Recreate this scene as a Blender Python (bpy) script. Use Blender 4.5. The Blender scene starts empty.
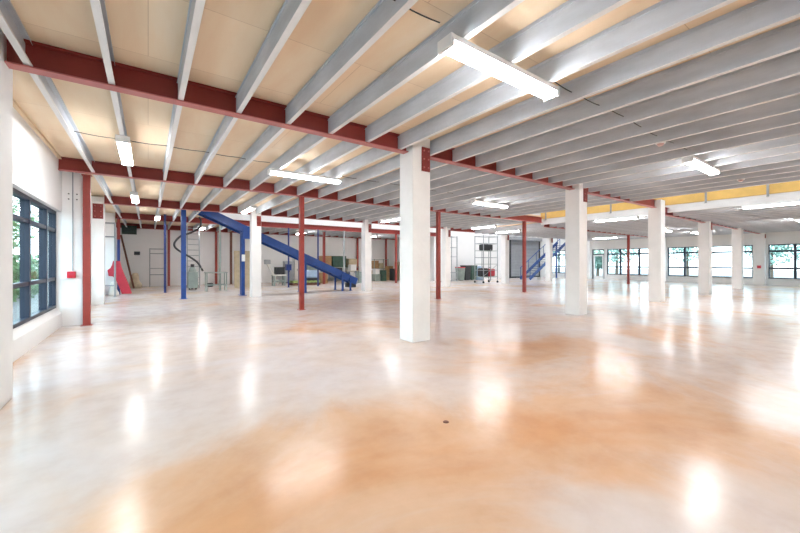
import bpy, bmesh, math, random
from mathutils import Vector, Matrix
random.seed(7)
C = bpy.context.scene.collection
CA, SA = math.cos(math.radians(54.7)), math.sin(math.radians(54.7))   # heading of the lens against the beams
CAM_H, FPX, HZ = 1.45, 355.7, 262.5

def ray(px):                      # horizontal direction (X, Y) per metre of depth for an image column
    k = (px - 400) / FPX
    return CA + k * SA, SA - k * CA
def atY(px, Y):
    dx, dy = ray(px); return dx * Y / dy
def depthY(px, Y):
    return Y / ray(px)[1]
def zat(px, py, Y):
    return CAM_H + (HZ - py) * depthY(px, Y) / FPX

# ------------------------------------------------------------------ materials
def newmat(name):
    m = bpy.data.materials.new(name); m.use_nodes = True
    nt = m.node_tree; nt.nodes.clear()
    out = nt.nodes.new('ShaderNodeOutputMaterial')
    b = nt.nodes.new('ShaderNodeBsdfPrincipled')
    nt.links.new(b.outputs[0], out.inputs[0])
    return m, nt, b, out
def N(nt, t, **kw):
    n = nt.nodes.new(t)
    for k, v in kw.items():
        if k in n.inputs: n.inputs[k].default_value = v
        else: setattr(n, k, v)
    return n
def ramp(nt, src, stops):
    r = nt.nodes.new('ShaderNodeValToRGB')
    el = r.color_ramp.elements
    while len(el) < len(stops): el.new(0.5)
    for e, (p, c) in zip(el, stops):
        e.position = p; e.color = (*c, 1) if len(c) == 3 else c
    nt.links.new(src, r.inputs[0]); return r
def coords(nt, scale=(1, 1, 1)):
    tc = nt.nodes.new('ShaderNodeTexCoord'); mp = nt.nodes.new('ShaderNodeMapping')
    mp.inputs['Scale'].default_value = scale
    nt.links.new(tc.outputs['Object'], mp.inputs[0]); return mp.outputs[0]
def paint(name, col, rough=.5, metal=0., var=.12, scale=3., bump=.0, bscale=40., stretch=(1, 1, 1)):
    m, nt, b, out = newmat(name)
    v = coords(nt, stretch)
    n = N(nt, 'ShaderNodeTexNoise', Scale=scale, Detail=5., Roughness=.6); nt.links.new(v, n.inputs['Vector'])
    lo = tuple(c * (1 - var) for c in col); hi = tuple(min(1, c * (1 + var)) for c in col)
    r = ramp(nt, n.outputs['Fac'], [(.3, lo), (.7, hi)])
    nt.links.new(r.outputs[0], b.inputs['Base Color'])
    b.inputs['Roughness'].default_value = rough; b.inputs['Metallic'].default_value = metal
    if bump:
        n2 = N(nt, 'ShaderNodeTexNoise', Scale=bscale, Detail=3.); nt.links.new(v, n2.inputs['Vector'])
        bp = N(nt, 'ShaderNodeBump', Strength=bump, Distance=.01)
        nt.links.new(n2.outputs['Fac'], bp.inputs['Height']); nt.links.new(bp.outputs[0], b.inputs['Normal'])
    return m
def emis(name, col, s):
    m, nt, b, out = newmat(name)
    b.inputs['Base Color'].default_value = (.9, .9, .9, 1)
    b.inputs['Emission Color'].default_value = (*col, 1); b.inputs['Emission Strength'].default_value = s
    return m

M = {}
M['white'] = paint('white_painted_brick', (.93, .925, .91), .6, var=.035, scale=2., bump=.25, bscale=14)
M['wall'] = paint('white_wall_paint', (.90, .895, .885), .65, var=.03, scale=.8, bump=.1, bscale=10)
M['cream'] = paint('cream_wall_paint', (.80, .77, .71), .65, var=.03, scale=.8, bump=.1, bscale=10)
M['galv'] = paint('galvanised_shaded_web', (.57, .61, .67), .45, .0, var=.16, scale=5., stretch=(1, .25, 1))  # joist web, darker than its flange: shading contrast put into the colour
M['galvflange'] = paint('galvanised_flange', (.84, .84, .84), .4, .0, var=.08, scale=5., stretch=(1, .25, 1))  # brighter copy of the joist steel
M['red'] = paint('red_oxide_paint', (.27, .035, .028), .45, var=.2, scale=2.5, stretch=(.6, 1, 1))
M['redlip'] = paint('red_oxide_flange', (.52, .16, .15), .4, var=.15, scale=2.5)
M['redpost'] = paint('red_post_paint', (.32, .045, .033), .4, var=.15, scale=3.)
M['blue'] = paint('blue_machine_paint', (.012, .065, .29), .35, var=.2, scale=4.)
M['darkblue'] = paint('dark_blue_paint', (.02, .045, .2), .4, var=.2)
M['frame'] = paint('navy_window_frame', (.012, .02, .042), .4, var=.15)
M['yellow'] = paint('yellow_plywood_edge', (.80, .52, .16), .55, var=.12, scale=1.5)
M['dark'] = paint('dark_metal', (.03, .032, .035), .5, var=.3)
M['greygreen'] = paint('grey_green_metal', (.30, .36, .33), .5, var=.2)
M['grey'] = paint('grey_metal', (.38, .40, .42), .5, .2, var=.15)
M['tan'] = paint('tan_board', (.50, .41, .27), .65, var=.15, scale=4.)
M['card'] = paint('brown_cardboard', (.42, .25, .12), .7, var=.2, scale=6.)
M['beige'] = paint('beige_canvas', (.60, .50, .36), .8, var=.2, scale=6.)
M['green'] = paint('dark_green_paint', (.05, .11, .08), .5, var=.25)
M['lime'] = paint('lime_green_paint', (.33, .42, .14), .6, var=.4, scale=9.)
M['slide'] = paint('red_plastic', (.55, .04, .07), .35, var=.15)
M['callred'] = paint('signal_red', (.62, .02, .04), .35, var=.05)
M['pink'] = paint('pale_pink_plastic', (.75, .5, .48), .4, var=.05)
M['black'] = paint('black_rubber', (.02, .02, .02), .6, var=.2)
M['skyblue'] = paint('pale_blue_sheet', (.35, .47, .62), .6, var=.15)
M['brown'] = paint('brown_wood', (.16, .06, .035), .6, var=.25, scale=6)
M['shutter'] = paint('grey_shutter', (.36, .36, .38), .5, .1, var=.08)
M['lampbody'] = paint('white_enamel', (.85, .86, .86), .35, var=.02)
M['tube'] = emis('lit_lamp_diffuser', (.97, .985, 1.0), 20.0)
M['tubedim'] = emis('lit_dimmed_lamp_diffuser', (.97, .985, 1.0), 13.0)  # same diffuser with its glow turned down for the far rows
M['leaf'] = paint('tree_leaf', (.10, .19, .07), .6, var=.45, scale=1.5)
M['washedleaf'] = paint('washed_out_leaf', (.24, .36, .30), .6, var=.4, scale=1.5)  # greyer, lighter leaf copy: washed-out glare of the right-hand view put into colour
M['bark'] = paint('tree_bark', (.14, .10, .07), .8, var=.3, scale=8)
M['ground'] = paint('outdoor_paving', (.22, .22, .22), .8, var=.15, scale=.3)

# floor: polished concrete with terracotta stain
m, nt, b, out = newmat('polished_floor'); M['floor'] = m
v = coords(nt)
n1 = N(nt, 'ShaderNodeTexNoise', Scale=.42, Detail=6., Roughness=.6, Distortion=.8); nt.links.new(v, n1.inputs['Vector'])
# broad stain patches at real places on the slab
sep = nt.nodes.new('ShaderNodeSeparateXYZ'); nt.links.new(v, sep.inputs[0])
def blob(cx, cy, rx, ry):
    mp = nt.nodes.new('ShaderNodeMapping'); mp.vector_type = 'TEXTURE'
    mp.inputs['Location'].default_value = (cx, cy, 0); mp.inputs['Scale'].default_value = (rx, ry, 1)
    nt.links.new(v, mp.inputs[0])
    g = nt.nodes.new('ShaderNodeTexGradient'); g.gradient_type = 'SPHERICAL'
    nt.links.new(mp.outputs[0], g.inputs[0]); return g.outputs['Fac']
acc = None
for args in STAINS if 'STAINS' in globals() else [(2.6, 2.0, 2.6, 1.9), (1.2, 2.4, 1.7, 1.5), (5.6, 3.6, 3.0, 1.6), (4.6, 1.6, 2.6, 1.4), (8.8, 2.9, 2.6, 1.2), (.2, 2.2, 1.0, .9)]:
    o_ = blob(*args)
    if acc is None: acc = o_
    else:
        a = N(nt, 'ShaderNodeMath', operation='ADD'); nt.links.new(acc, a.inputs[0]); nt.links.new(o_, a.inputs[1]); acc = a.outputs[0]
mu = N(nt, 'ShaderNodeMath', operation='MULTIPLY'); nt.links.new(acc, mu.inputs[0]); mu.inputs[1].default_value = .27
ad = N(nt, 'ShaderNodeMath', operation='ADD'); nt.links.new(n1.outputs['Fac'], ad.inputs[0]); nt.links.new(mu.outputs[0], ad.inputs[1])
r = ramp(nt, ad.outputs[0], [(.40, (.76, .69, .68)), (.56, (.75, .63, .56)), (.70, (.74, .49, .33)), (.90, (.70, .38, .20))])
n3 = N(nt, 'ShaderNodeTexNoise', Scale=2.6, Detail=7., Roughness=.65); nt.links.new(v, n3.inputs['Vector'])
r3 = ramp(nt, n3.outputs['Fac'], [(.32, (.90, .86, .84)), (.5, (.96, .95, .94)), (.66, (1, 1, 1))])
mx = N(nt, 'ShaderNodeMix', data_type='RGBA', blend_type='MULTIPLY'); mx.inputs[0].default_value = 1
nt.links.new(r.outputs[0], mx.inputs[6]); nt.links.new(r3.outputs[0], mx.inputs[7])
nt.links.new(mx.outputs[2], b.inputs['Base Color'])
rr = N(nt, 'ShaderNodeMapRange'); rr.inputs['To Min'].default_value = .14; rr.inputs['To Max'].default_value = .28
nt.links.new(n3.outputs['Fac'], rr.inputs['Value']); nt.links.new(rr.outputs[0], b.inputs['Roughness'])
b.inputs['IOR'].default_value = 1.34
n4 = N(nt, 'ShaderNodeTexNoise', Scale=5., Detail=3.); nt.links.new(v, n4.inputs['Vector'])
bp = N(nt, 'ShaderNodeBump', Strength=.10, Distance=.02)
nt.links.new(n4.outputs['Fac'], bp.inputs['Height']); nt.links.new(bp.outputs[0], b.inputs['Normal'])

# plywood ceiling
m, nt, b, out = newmat('plywood_deck'); M['ply'] = m
v = coords(nt, (1.2, .25, 1))
n1 = N(nt, 'ShaderNodeTexNoise', Scale=2.4, Detail=8., Roughness=.6, Distortion=.3); nt.links.new(v, n1.inputs['Vector'])
r = ramp(nt, n1.outputs['Fac'], [(.3, (.87, .65, .44)), (.55, (.91, .73, .52)), (.75, (.93, .79, .61))])
v2 = coords(nt)
br = N(nt, 'ShaderNodeTexBrick', Scale=1.0); br.offset = .5
br.inputs['Color1'].default_value = (1, 1, 1, 1); br.inputs['Color2'].default_value = (.93, .92, .90, 1)
br.inputs['Mortar'].default_value = (.75, .7, .65, 1); br.inputs['Mortar Size'].default_value = .004
br.inputs['Brick Width'].default_value = 2.03; br.inputs['Row Height'].default_value = 1.22
nt.links.new(v2, br.inputs['Vector'])
mx = N(nt, 'ShaderNodeMix', data_type='RGBA', blend_type='MULTIPLY'); mx.inputs[0].default_value = 1
nt.links.new(r.outputs[0], mx.inputs[6]); nt.links.new(br.outputs['Color'], mx.inputs[7])
nt.links.new(mx.outputs[2], b.inputs['Base Color']); b.inputs['Roughness'].default_value = .6

# glass: thin pane
m, nt, b, out = newmat('window_glass'); M['glass'] = m
nt.nodes.remove(b)
tr = N(nt, 'ShaderNodeBsdfTransparent'); tr.inputs[0].default_value = (.78, .88, .91, 1)
gl = N(nt, 'ShaderNodeBsdfGlossy'); gl.inputs['Roughness'].default_value = .02
fr = N(nt, 'ShaderNodeFresnel'); fr.inputs['IOR'].default_value = 1.13
ms = nt.nodes.new('ShaderNodeMixShader')
fm = N(nt, 'ShaderNodeMath', operation='MULTIPLY'); fm.inputs[1].default_value = .22
nt.links.new(fr.outputs[0], fm.inputs[0]); nt.links.new(fm.outputs[0], ms.inputs[0]); nt.links.new(tr.outputs[0], ms.inputs[1]); nt.links.new(gl.outputs[0], ms.inputs[2])
nt.links.new(ms.outputs[0], out.inputs[0])

# ------------------------------------------------------------------ mesh builder
class MB:
    def __init__(s): s.bm = bmesh.new(); s.mi = 0
    def _tag(s, faces):
        for f in faces: f.material_index = s.mi
    def box(s, x0, x1, y0, y1, z0, z1, rot=None, bev=0):
        r = bmesh.ops.create_cube(s.bm, size=1)
        vs = r['verts']
        mt = Matrix.Translation(((x0+x1)/2, (y0+y1)/2, (z0+z1)/2))
        if rot is not None: mt = mt @ rot
        mt = mt @ Matrix.Diagonal((abs(x1-x0), abs(y1-y0), abs(z1-z0), 1))
        bmesh.ops.transform(s.bm, matrix=mt, verts=vs)
        fs = set(f for vv in vs for f in vv.link_faces)
        s._tag(fs)
        if bev:
            es = list(set(e for vv in vs for e in vv.link_edges))
            rb = bmesh.ops.bevel(s.bm, geom=es, offset=bev, segments=2, affect='EDGES', profile=.6)
            s._tag(rb['faces'])
        return s
    def cyl(s, p0, p1, r0, r1=None, seg=14):
        p0, p1 = Vector(p0), Vector(p1); d = p1 - p0
        r1 = r0 if r1 is None else r1
        r = bmesh.ops.create_cone(s.bm, cap_ends=True, segments=seg, radius1=r0, radius2=r1, depth=d.length)
        q = d.to_track_quat('Z', 'Y').to_matrix().to_4x4()
        bmesh.ops.transform(s.bm, matrix=Matrix.Translation((p0+p1)/2) @ q, verts=r['verts'])
        s._tag(set(f for vv in r['verts'] for f in vv.link_faces)); return s
    def beam(s, p0, p1, w, h):            # rectangular bar between two points
        p0, p1 = Vector(p0), Vector(p1); d = p1 - p0
        r = bmesh.ops.create_cube(s.bm, size=1)
        x = d.normalized(); up = Vector((0, 0, 1)) if abs(x.z) < .95 else Vector((0, 1, 0))
        y = up.cross(x).normalized(); z = x.cross(y)
        R = Matrix((x, y, z)).transposed().to_4x4()
        bmesh.ops.transform(s.bm, matrix=Matrix.Translation((p0+p1)/2) @ R @ Matrix.Diagonal((d.length, w, h, 1)), verts=r['verts'])
        s._tag(set(f for vv in r['verts'] for f in vv.link_faces)); return s
    def tube(s, pts, r, seg=8):
        pts = [Vector(p) for p in pts]; rings = []
        for i, p in enumerate(pts):
            d = (pts[min(i+1, len(pts)-1)] - pts[max(i-1, 0)]).normalized()
            up = Vector((0, 0, 1)) if abs(d.z) < .9 else Vector((0, 1, 0))
            a = up.cross(d).normalized(); c = d.cross(a)
            rings.append([s.bm.verts.new(p + r*(math.cos(t)*a + math.sin(t)*c)) for t in [2*math.pi*k/seg for k in range(seg)]])
        for A, B in zip(rings, rings[1:]):
            for k in range(seg):
                f = s.bm.faces.new((A[k], A[(k+1) % seg], B[(k+1) % seg], B[k])); f.material_index = s.mi
        for R_ in (rings[0], rings[-1]):
            f = s.bm.faces.new(R_); f.material_index = s.mi
        return s
    def prism(s, poly, axis, a0, a1):     # polygon in the two other axes, extruded along axis
        def mk(p, a):
            if axis == 'y': return (p[0], a, p[1])
            if axis == 'x': return (a, p[0], p[1])
            return (p[0], p[1], a)
        A = [s.bm.verts.new(mk(p, a0)) for p in poly]; B = [s.bm.verts.new(mk(p, a1)) for p in poly]
        n = len(poly); fs = [s.bm.faces.new(A), s.bm.faces.new(B)]
        for k in range(n): fs.append(s.bm.faces.new((A[k], A[(k+1) % n], B[(k+1) % n], B[k])))
        s._tag(fs); return s
    def build(s, name, mats, parent=None, smooth=False, origin=None):
        bmesh.ops.recalc_face_normals(s.bm, faces=s.bm.faces)
        me = bpy.data.meshes.new(name); 
        if origin is not None: bmesh.ops.translate(s.bm, verts=s.bm.verts, vec=-Vector(origin))
        s.bm.to_mesh(me); s.bm.free()
        for mm in (mats if isinstance(mats, (list, tuple)) else [mats]): me.materials.append(mm)
        if smooth:
            for p in me.polygons: p.use_smooth = True
        o = bpy.data.objects.new(name, me); C.objects.link(o)
        if origin is not None: o.location = origin
        if parent is not None: o.parent = parent
        return o
def tag(o, label, cat, group=None, kind=None):
    o['label'] = label; o['category'] = cat
    if group: o['group'] = group
    if kind: o['kind'] = kind
    return o
def thing(name, label, cat, loc=(0, 0, 0), group=None):
    o = bpy.data.objects.new(name, None); C.objects.link(o); o.location = loc
    o.empty_display_size = .2
    return tag(o, label, cat, group)
def struct(o, label=None):
    o['kind'] = 'structure'
    if label: o['label'] = label
    return o
def dup(root, loc, label, group=None):
    r = root.copy(); C.objects.link(r); r.location = loc; r['label'] = label
    if group: r['group'] = group
    for ch in list(root.children):
        c = ch.copy(); C.objects.link(c); c.parent = r
        for g in ch.children:
            d = g.copy(); C.objects.link(d); d.parent = c
    return r
ORD = ['first', 'second', 'third', 'fourth', 'fifth', 'sixth', 'seventh', 'eighth', 'ninth', 'tenth', 'eleventh', 'twelfth',
       'thirteenth', 'fourteenth', 'fifteenth', 'sixteenth', 'seventeenth', 'eighteenth', 'nineteenth', 'twentieth',
       'twenty-first', 'twenty-second', 'twenty-third', 'twenty-fourth', 'twenty-fifth', 'twenty-sixth', 'twenty-seventh', 'twenty-eighth', 'twenty-ninth', 'thirtieth']

# ------------------------------------------------------------------ geometry constants
XL, XR = -1.6, 32.3            # inner faces of the left and right walls
YF, YB, YM = -6.0, 26.4, 21.1  # wall behind the camera, back wall, nearer back wall on the right
ZC, ZB, ZJ = 3.76, 3.47, 3.497 # deck underside, beam soffit, joist soffit
DZ = -.19                      # the ceiling beyond the slot is lower
ZTOP = 7.0
BY = [.05, 5.3, 10.66, 15.85, 21.0, 26.28]
VX0, VX1 = 13.75, 16.5         # slot in the deck

# ------------------------------------------------------------------ room shell
struct(MB().box(XL-.6, XR+.6, YF-.3, YB+.4, -.2, 0).build('floor', M['floor']), 'polished pinkish tan concrete floor')
mb = MB()
mb.box(XL-.3, VX0, YF-.2, BY[2]+.1, ZC, ZC+.1)
mb.box(XL-.3, VX1+.1, BY[2]+.1, BY[3]+.08, ZC, ZC+.1)
mb.box(XL-.3, 2.3, BY[3]+.08, BY[4]+.08, ZC, ZC+.1)
mb.box(XL-.3, 18.2, BY[4]+.08, YB+.2, ZC, ZC+.1)
struct(mb.build('ceiling', M['ply']), 'plywood deck on steel joists')
struct(MB().box(VX1+.1, XR+.3, YF-.2, BY[3]+.08, ZC+DZ, ZC+DZ+.1).build('ceiling_right', M['ply']), 'lower deck at the right')
mb = MB()
rx = [(XL-.6, 13.0), (18.0, XR+.6)]
mb.box(XL-.6, XR+.6, YF-.3, -2, ZTOP, ZTOP+.2)
mb.box(XL-.6, 14.2, -2, 11, ZTOP, ZTOP+.2); mb.box(16.2, XR+.6, -2, 11, ZTOP, ZTOP+.2)
mb.box(XL-.6, XR+.6, 11, 17.2, ZTOP, ZTOP+.2)
mb.box(XL-.6, 3, 17.2, 19.2, ZTOP, ZTOP+.2); mb.box(31, XR+.6, 17.2, 19.2, ZTOP, ZTOP+.2)
mb.box(XL-.6, XR+.6, 19.2, YB+.4, ZTOP, ZTOP+.2)
struct(mb.build('ceiling_upper', M['wall']), 'upper roof with skylight openings')

ZS0, ZS1, ZHD = .31, .43, 2.60
def side_wall(name, xin, sgn, bays, doors=()):
    # xin inner face, sgn = outward direction; bays = window Y ranges
    mb = MB(); xo = xin + sgn*.30
    ys = sorted(list(bays) + list(doors)); y = YF - .3
    a, b_ = min(xin, xo), max(xin, xo)
    for (y0, y1) in ys:
        mb.box(a, b_, y, y0, 0, ZTOP)
        mb.box(a, b_, y0, y1, ZHD, ZTOP)
        if (y0, y1) in bays:
            mb.prism([(xin, 0), (xo, 0), (xo, ZS1), (xin+sgn*.12, ZS1), (xin, ZS0)], 'y', y0, y1)
        y = y1
    mb.box(a, b_, y, YB+.4, 0, ZTOP)
    return struct(mb.build(name, M['wall']), 'white painted wall with window openings')
lbays = [(-5.4, -.4), (.4, 4.95), (5.6, 11.02), (11.5, 15.8), (16.35, 20.7)]
rbays = [(-5.4, -.4), (.5, 4.95), (5.65, 10.35), (10.95, 14.75), (16.3, 20.6)]
side_wall('wall_left', XL, -1, lbays)
side_wall('wall_right', XR, 1, rbays, [(14.95, 16.0)])
struct(MB().box(XL, 18.2, YB, YB+.3, 0, ZTOP).build('wall_back', M['wall']), 'white back wall')
mb = MB(); mb.box(18.2, XR, YM, YM+.25, 0, ZTOP); mb.box(18.2, 18.45, YM+.25, YB+.3, 0, ZTOP)
struct(mb.build('wall_inner', M['wall']), 'white wall beside the roller shutter')
struct(MB().box(XL, XR, YF-.25, YF, 0, ZTOP).build('wall_front', M['wall']), 'white wall')
# bulkhead over the fourth beam, closing the upper storey
struct(MB().box(2.3, 18.2, YM-.04, YM+.06, ZC-.01, ZTOP).build('wall_bulkhead', M['wall']), 'white wall above the far red beam')
# plywood trim along the deck edge on the left wall
struct(MB().box(XL, XL+.05, YF, YB, ZC-.05, ZC).build('trim_1', M['ply']), 'timber batten under the deck at the window wall')

wn = [0]
def window(xg, y0, y1, mull, label, side):
    wn[0] += 1
    sg = -1 if side == 'left' else 1
    root = bpy.data.objects.new('window_%d' % wn[0], None); C.objects.link(root); root.location = (xg, y0, ZS1)
    struct(root, label)
    O = (xg, y0, ZS1)
    mb = MB(); w, d = .06, .12
    a, b_ = xg-d/2, xg+d/2
    mb.box(a, b_, y0, y0+w, ZS1, ZHD); mb.box(a, b_, y1-w, y1, ZS1, ZHD)
    mb.box(a, b_, y0, y1, ZS1, ZS1+w); mb.box(a, b_, y0, y1, ZHD-w, ZHD)
    f = mb.build('window_frame', M['frame'], origin=O); f.parent = root; f.location = (0, 0, 0)
    for m_ in mull:
        o = MB().box(a, b_, m_-(.045 if side == 'left' else .06), m_+(.045 if side == 'left' else .06), ZS1+w, ZHD-w).build('mullion', M['frame'], origin=O); o.parent = root; o.location = (0, 0, 0)
    for z in (1.08, 2.17):
        o = MB().box(a+.01, b_-.01, y0+w, y1-w, z-(.035 if side == 'left' else .06), z+(.035 if side == 'left' else .06)).build('transom', M['frame'], origin=O); o.parent = root; o.location = (0, 0, 0)
    o = MB().box(xg-.004, xg+.004, y0+w, y1-w, ZS1+w, ZHD-w).build('pane', M['glass'], origin=O); o.parent = root; o.location = (0, 0, 0)
    return root
def ms(y0, y1, n): return [y0 + (y1-y0)*k/n for k in range(1, n)]
window(XL-.15, 5.6, 11.02, [6.2, 7.5, 8.85, 10.15], 'tall navy framed window nearest the camera on the left', 'left')
window(XL-.15, 11.5, 15.8, ms(11.5, 15.8, 3), 'navy framed window behind the left pilaster', 'left')
window(XL-.15, 16.35, 20.7, ms(16.35, 20.7, 3), 'navy framed window at the far end of the left wall', 'left')
window(XL-.15, .4, 4.95, ms(.4, 4.95, 3), 'navy framed window beside the camera', 'left')
window(XL-.15, -5.4, -.4, ms(-5.4, -.4, 3), 'navy framed window behind the camera', 'left')
window(XR+.15, .5, 4.95, [2.3, 3.8], 'dark framed window at the right edge of the far wall', 'right')
window(XR+.15, 5.65, 10.35, [6.5, 7.9, 9.3], 'dark framed window between the far right pilasters', 'right')
window(XR+.15, 10.95, 14.75, [12.3, 13.7], 'dark framed window right of the glazed door', 'right')
window(XR+.15, 16.3, 20.6, [17.7, 19.2], 'dark framed window behind the blue stair', 'right')
window(XR+.15, -5.4, -.4, [-3.8, -2.1], 'dark framed window out of sight on the right', 'right')
# glazed door in the right wall
root = bpy.data.objects.new('door_1', None); C.objects.link(root); root.location = (XR+.12, 14.95, 0); struct(root, 'white framed glazed door in the far right wall')
O = (XR+.12, 14.95, 0)
def sub(mb, name, mat, parent, O):
    o = mb.build(name, mat, origin=O); o.parent = parent; o.location = (0, 0, 0); return o
xg = XR+.12
mb = MB(); mb.box(xg-.05, xg+.05, 14.95, 15.03, 0, ZHD); mb.box(xg-.05, xg+.05, 15.92, 16.0, 0, ZHD); mb.box(xg-.05, xg+.05, 15.03, 15.92, ZHD-.08, ZHD); mb.box(xg-.05, xg+.05, 15.03, 15.92, 2.12, 2.2)
sub(mb, 'door_frame', M['frame'], root, O)
mb = MB(); mb.box(xg-.025, xg+.025, 15.03, 15.15, .01, 2.12); mb.box(xg-.025, xg+.025, 15.8, 15.92, .01, 2.12); mb.box(xg-.025, xg+.025, 15.15, 15.8, .01, .25); mb.box(xg-.025, xg+.025, 15.15, 15.8, 2.0, 2.12)
sub(mb, 'door_leaf', M['lampbody'], root, O)
sub(MB().box(xg-.004, xg+.004, 15.15, 15.8, .25, 2.0), 'pane', M['glass'], root, O)
sub(MB().box(xg-.09, xg-.07, 15.18, 15.21, .95, 1.25).box(xg-.07, xg-.025, 15.185, 15.205, .98, 1.0).box(xg-.07, xg-.025, 15.185, 15.205, 1.2, 1.22), 'door_handle', M['dark'], root, O)

# ------------------------------------------------------------------ columns
CW = .41
def plate(parent, O, x, y, z0, z1, w=.19):
    mb = MB(); mb.box(x-w/2, x+w/2, y-.02, y, z0, z1, bev=.003)
    o = sub(mb, 'bolted_plate', M['red'], parent, O); o['label'] = 'red steel plate with bolts'
    me = None
    for ix in (-1, 1):
        for iz in (.15, .5, .85):
            if me is None:
                b_ = MB().cyl((0, 0, 0), (0, -.018, 0), .016, seg=6).build('bolt', M['redlip']); me = b_.data
            else:
                b_ = bpy.data.objects.new('bolt', me); C.objects.link(b_)
            b_.parent = o; b_.location = (x+ix*w*.28-O[0], y-.02-O[1], z0+(z1-z0)*iz-O[2])
def column(x, y, label, w=CW, d=CW, top=ZC, pl=None, cat='column', name='column'):
    O = (x, y, 0)
    root = thing(name, label, cat, O, 'white square columns' if name == 'column' else 'wall pilasters')
    mb = MB(); mb.box(x-w/2, x+w/2, y-d/2, y+d/2, 0, top-.002, bev=.012)
    sub(mb, 'shaft', M['white'], root, O)
    if pl: plate(root, O, x+pl[0], y-d/2, pl[1], pl[2], pl[3] if len(pl) > 3 else .19)
    return root
column(-1.385, 5.32, 'white square column cut by the left edge of the photo', w=.40)
FRONT = [4.095, 9.82, 15.48, 21.12, 26.75]
column(FRONT[0], 5.3, 'large white square column nearest the centre, with red bolted plate', pl=(.09, 3.13, 3.57))
column(FRONT[1], 5.3, 'white square column in the near row, next right of the largest', pl=(.09, 3.13, 3.57))
column(FRONT[2], 5.3, 'white column in the near row where the yellow edge starts')
column(FRONT[3], 5.3, 'fourth white column of the near row, right of the yellow edge start', top=ZC+DZ, pl=(.1, 2.95, 3.3, .14))
column(FRONT[4], 5.3, 'farthest white column of the near row, before the right wall', top=ZC+DZ)
BACK = [atY(255.5, 15.85), atY(366.5, 15.85), atY(446, 15.85), atY(505, 15.85), atY(549, 15.85)]
bl = ['white far-row column that the blue conveyor passes behind, with red plate', 'white far-row column near the foot of the blue conveyor',
      'white far-row column right of the large central column', 'white far-row column left of the grey roller shutter', 'white far-row column in front of the blue stair']
for k, x in enumerate(BACK):
    column(x, 15.85, bl[k], w=.38, d=.38, pl=(.09 if k < 2 else .1, 2.98, 3.4, .17), top=ZC if k < 3 else ZC-.1)
def pilaster(x0, x1, y0, y1, label, pl=None, top=ZC-.05):
    O = ((x0+x1)/2, (y0+y1)/2, 0)
    root = thing('pilaster', label, 'pilaster', O, 'wall pilasters')
    sub(MB().box(x0, x1, y0, y1, 0, top-.002, bev=.01), 'shaft', M['white'], root, O)
    if pl: plate(root, O, pl[0], y0, pl[1], pl[2], pl[3])
    return root
pl1 = pilaster(XL+.001, XL+.36, 11.0, 11.42, 'white wall pilaster carrying the red fire call point')
for (bx, bz) in ((-1.48, 3.02), (-1.34, 3.02), (-1.48, 2.90), (-1.34, 2.90)):
    o = sub(MB().cyl((bx, 11.0, bz), (bx, 10.985, bz), .014, seg=8), 'anchor_bolt', M['dark'], pl1, tuple(pl1.location))
pilaster(XL+.001, XL+.36, 15.9, 16.3, 'white wall pilaster behind the left red post, with red plate', pl=(XL+.2, 2.95, 3.46, .28))
pilaster(XL+.001, XL+.36, 20.72, 20.87, 'farthest white pilaster on the left wall')
pilaster(XR-.36, XR-.001, 5.05, 5.6, 'white pilaster with red call point on far right wall', top=ZC+DZ, pl=(XR-.25, 3.0, 3.25, .18))
pilaster(XR-.36, XR-.001, 10.4, 10.9, 'white pilaster on far right wall between two wide windows', top=ZC+DZ)
pilaster(XR-.36, XR-.001, 16.02, 16.28, 'narrow white pilaster left of the glazed door', top=ZC+DZ)

# ------------------------------------------------------------------ beams
def ibeam(x0, x1, y, z, label, group, h=.285, fw=.15):
    O = ((x0+x1)/2, y, z)
    root = thing('steel_beam', label, 'beam', O, group)
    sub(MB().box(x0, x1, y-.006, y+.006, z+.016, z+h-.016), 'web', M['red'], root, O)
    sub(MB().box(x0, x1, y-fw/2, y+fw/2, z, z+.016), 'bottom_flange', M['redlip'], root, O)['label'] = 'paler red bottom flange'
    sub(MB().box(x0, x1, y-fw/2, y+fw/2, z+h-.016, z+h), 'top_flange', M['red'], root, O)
    return root
g = 'red steel beams under the deck'
hc = CW/2 + .002
ibeam(-1.182, FRONT[0]-hc, BY[1], ZB, 'dark red steel beam from the left edge column to the large central column', g)
ibeam(FRONT[0]+hc, FRONT[1]-hc, BY[1], ZB, 'red steel beam from the large central column to the next column right', g)
ibeam(FRONT[1]+hc, FRONT[2]-hc, BY[1], ZB, 'red steel beam ending at the column by the yellow edge', g)
ibeam(FRONT[2]+hc, FRONT[3]-hc, BY[1], ZB+DZ, 'red steel beam starting under the yellow edge, running to the fourth near column', g)
ibeam(FRONT[3]+hc, FRONT[4]-hc, BY[1], ZB+DZ, 'red steel beam between the two farthest near-row columns', g)
ibeam(FRONT[4]+hc, XR-.37, BY[1], ZB+DZ, 'short red steel beam meeting the far right pilaster', g)
ibeam(XL+.003, 16.42, BY[2], ZB, 'long red steel beam resting on slim red posts, its far end orange', g)
ibeam(16.65, XR-.37, BY[2], ZB+DZ, 'red steel beam crossing the lower ceiling at the far right', g)
ibeam(XL+.37, BACK[0]-hc, BY[3], ZB, 'red steel beam between left wall pilaster and first far-row column', g)
ibeam(BACK[0]+hc, BACK[1]-hc, BY[3], ZB, 'red steel beam above the blue conveyor between two far-row columns', g)
ibeam(BACK[1]+hc, BACK[2]-hc, BY[3], ZB, 'red steel beam running behind the large central column, far row', g)
ibeam(BACK[2]+hc, BACK[3]-hc, BY[3], ZB-.1, 'red steel beam above the scaffold tower', g)
ibeam(BACK[3]+hc, BACK[4]-hc, BY[3], ZB-.1, 'red steel beam in front of the roller shutter', g)
ibeam(XL+.37, 18.19, BY[4]-.12, ZB, 'far red steel beam under the white bulkhead', g)
ibeam(XL+.003, 18.19, BY[5], ZB, 'farthest red steel beam against the back wall', g)
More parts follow.
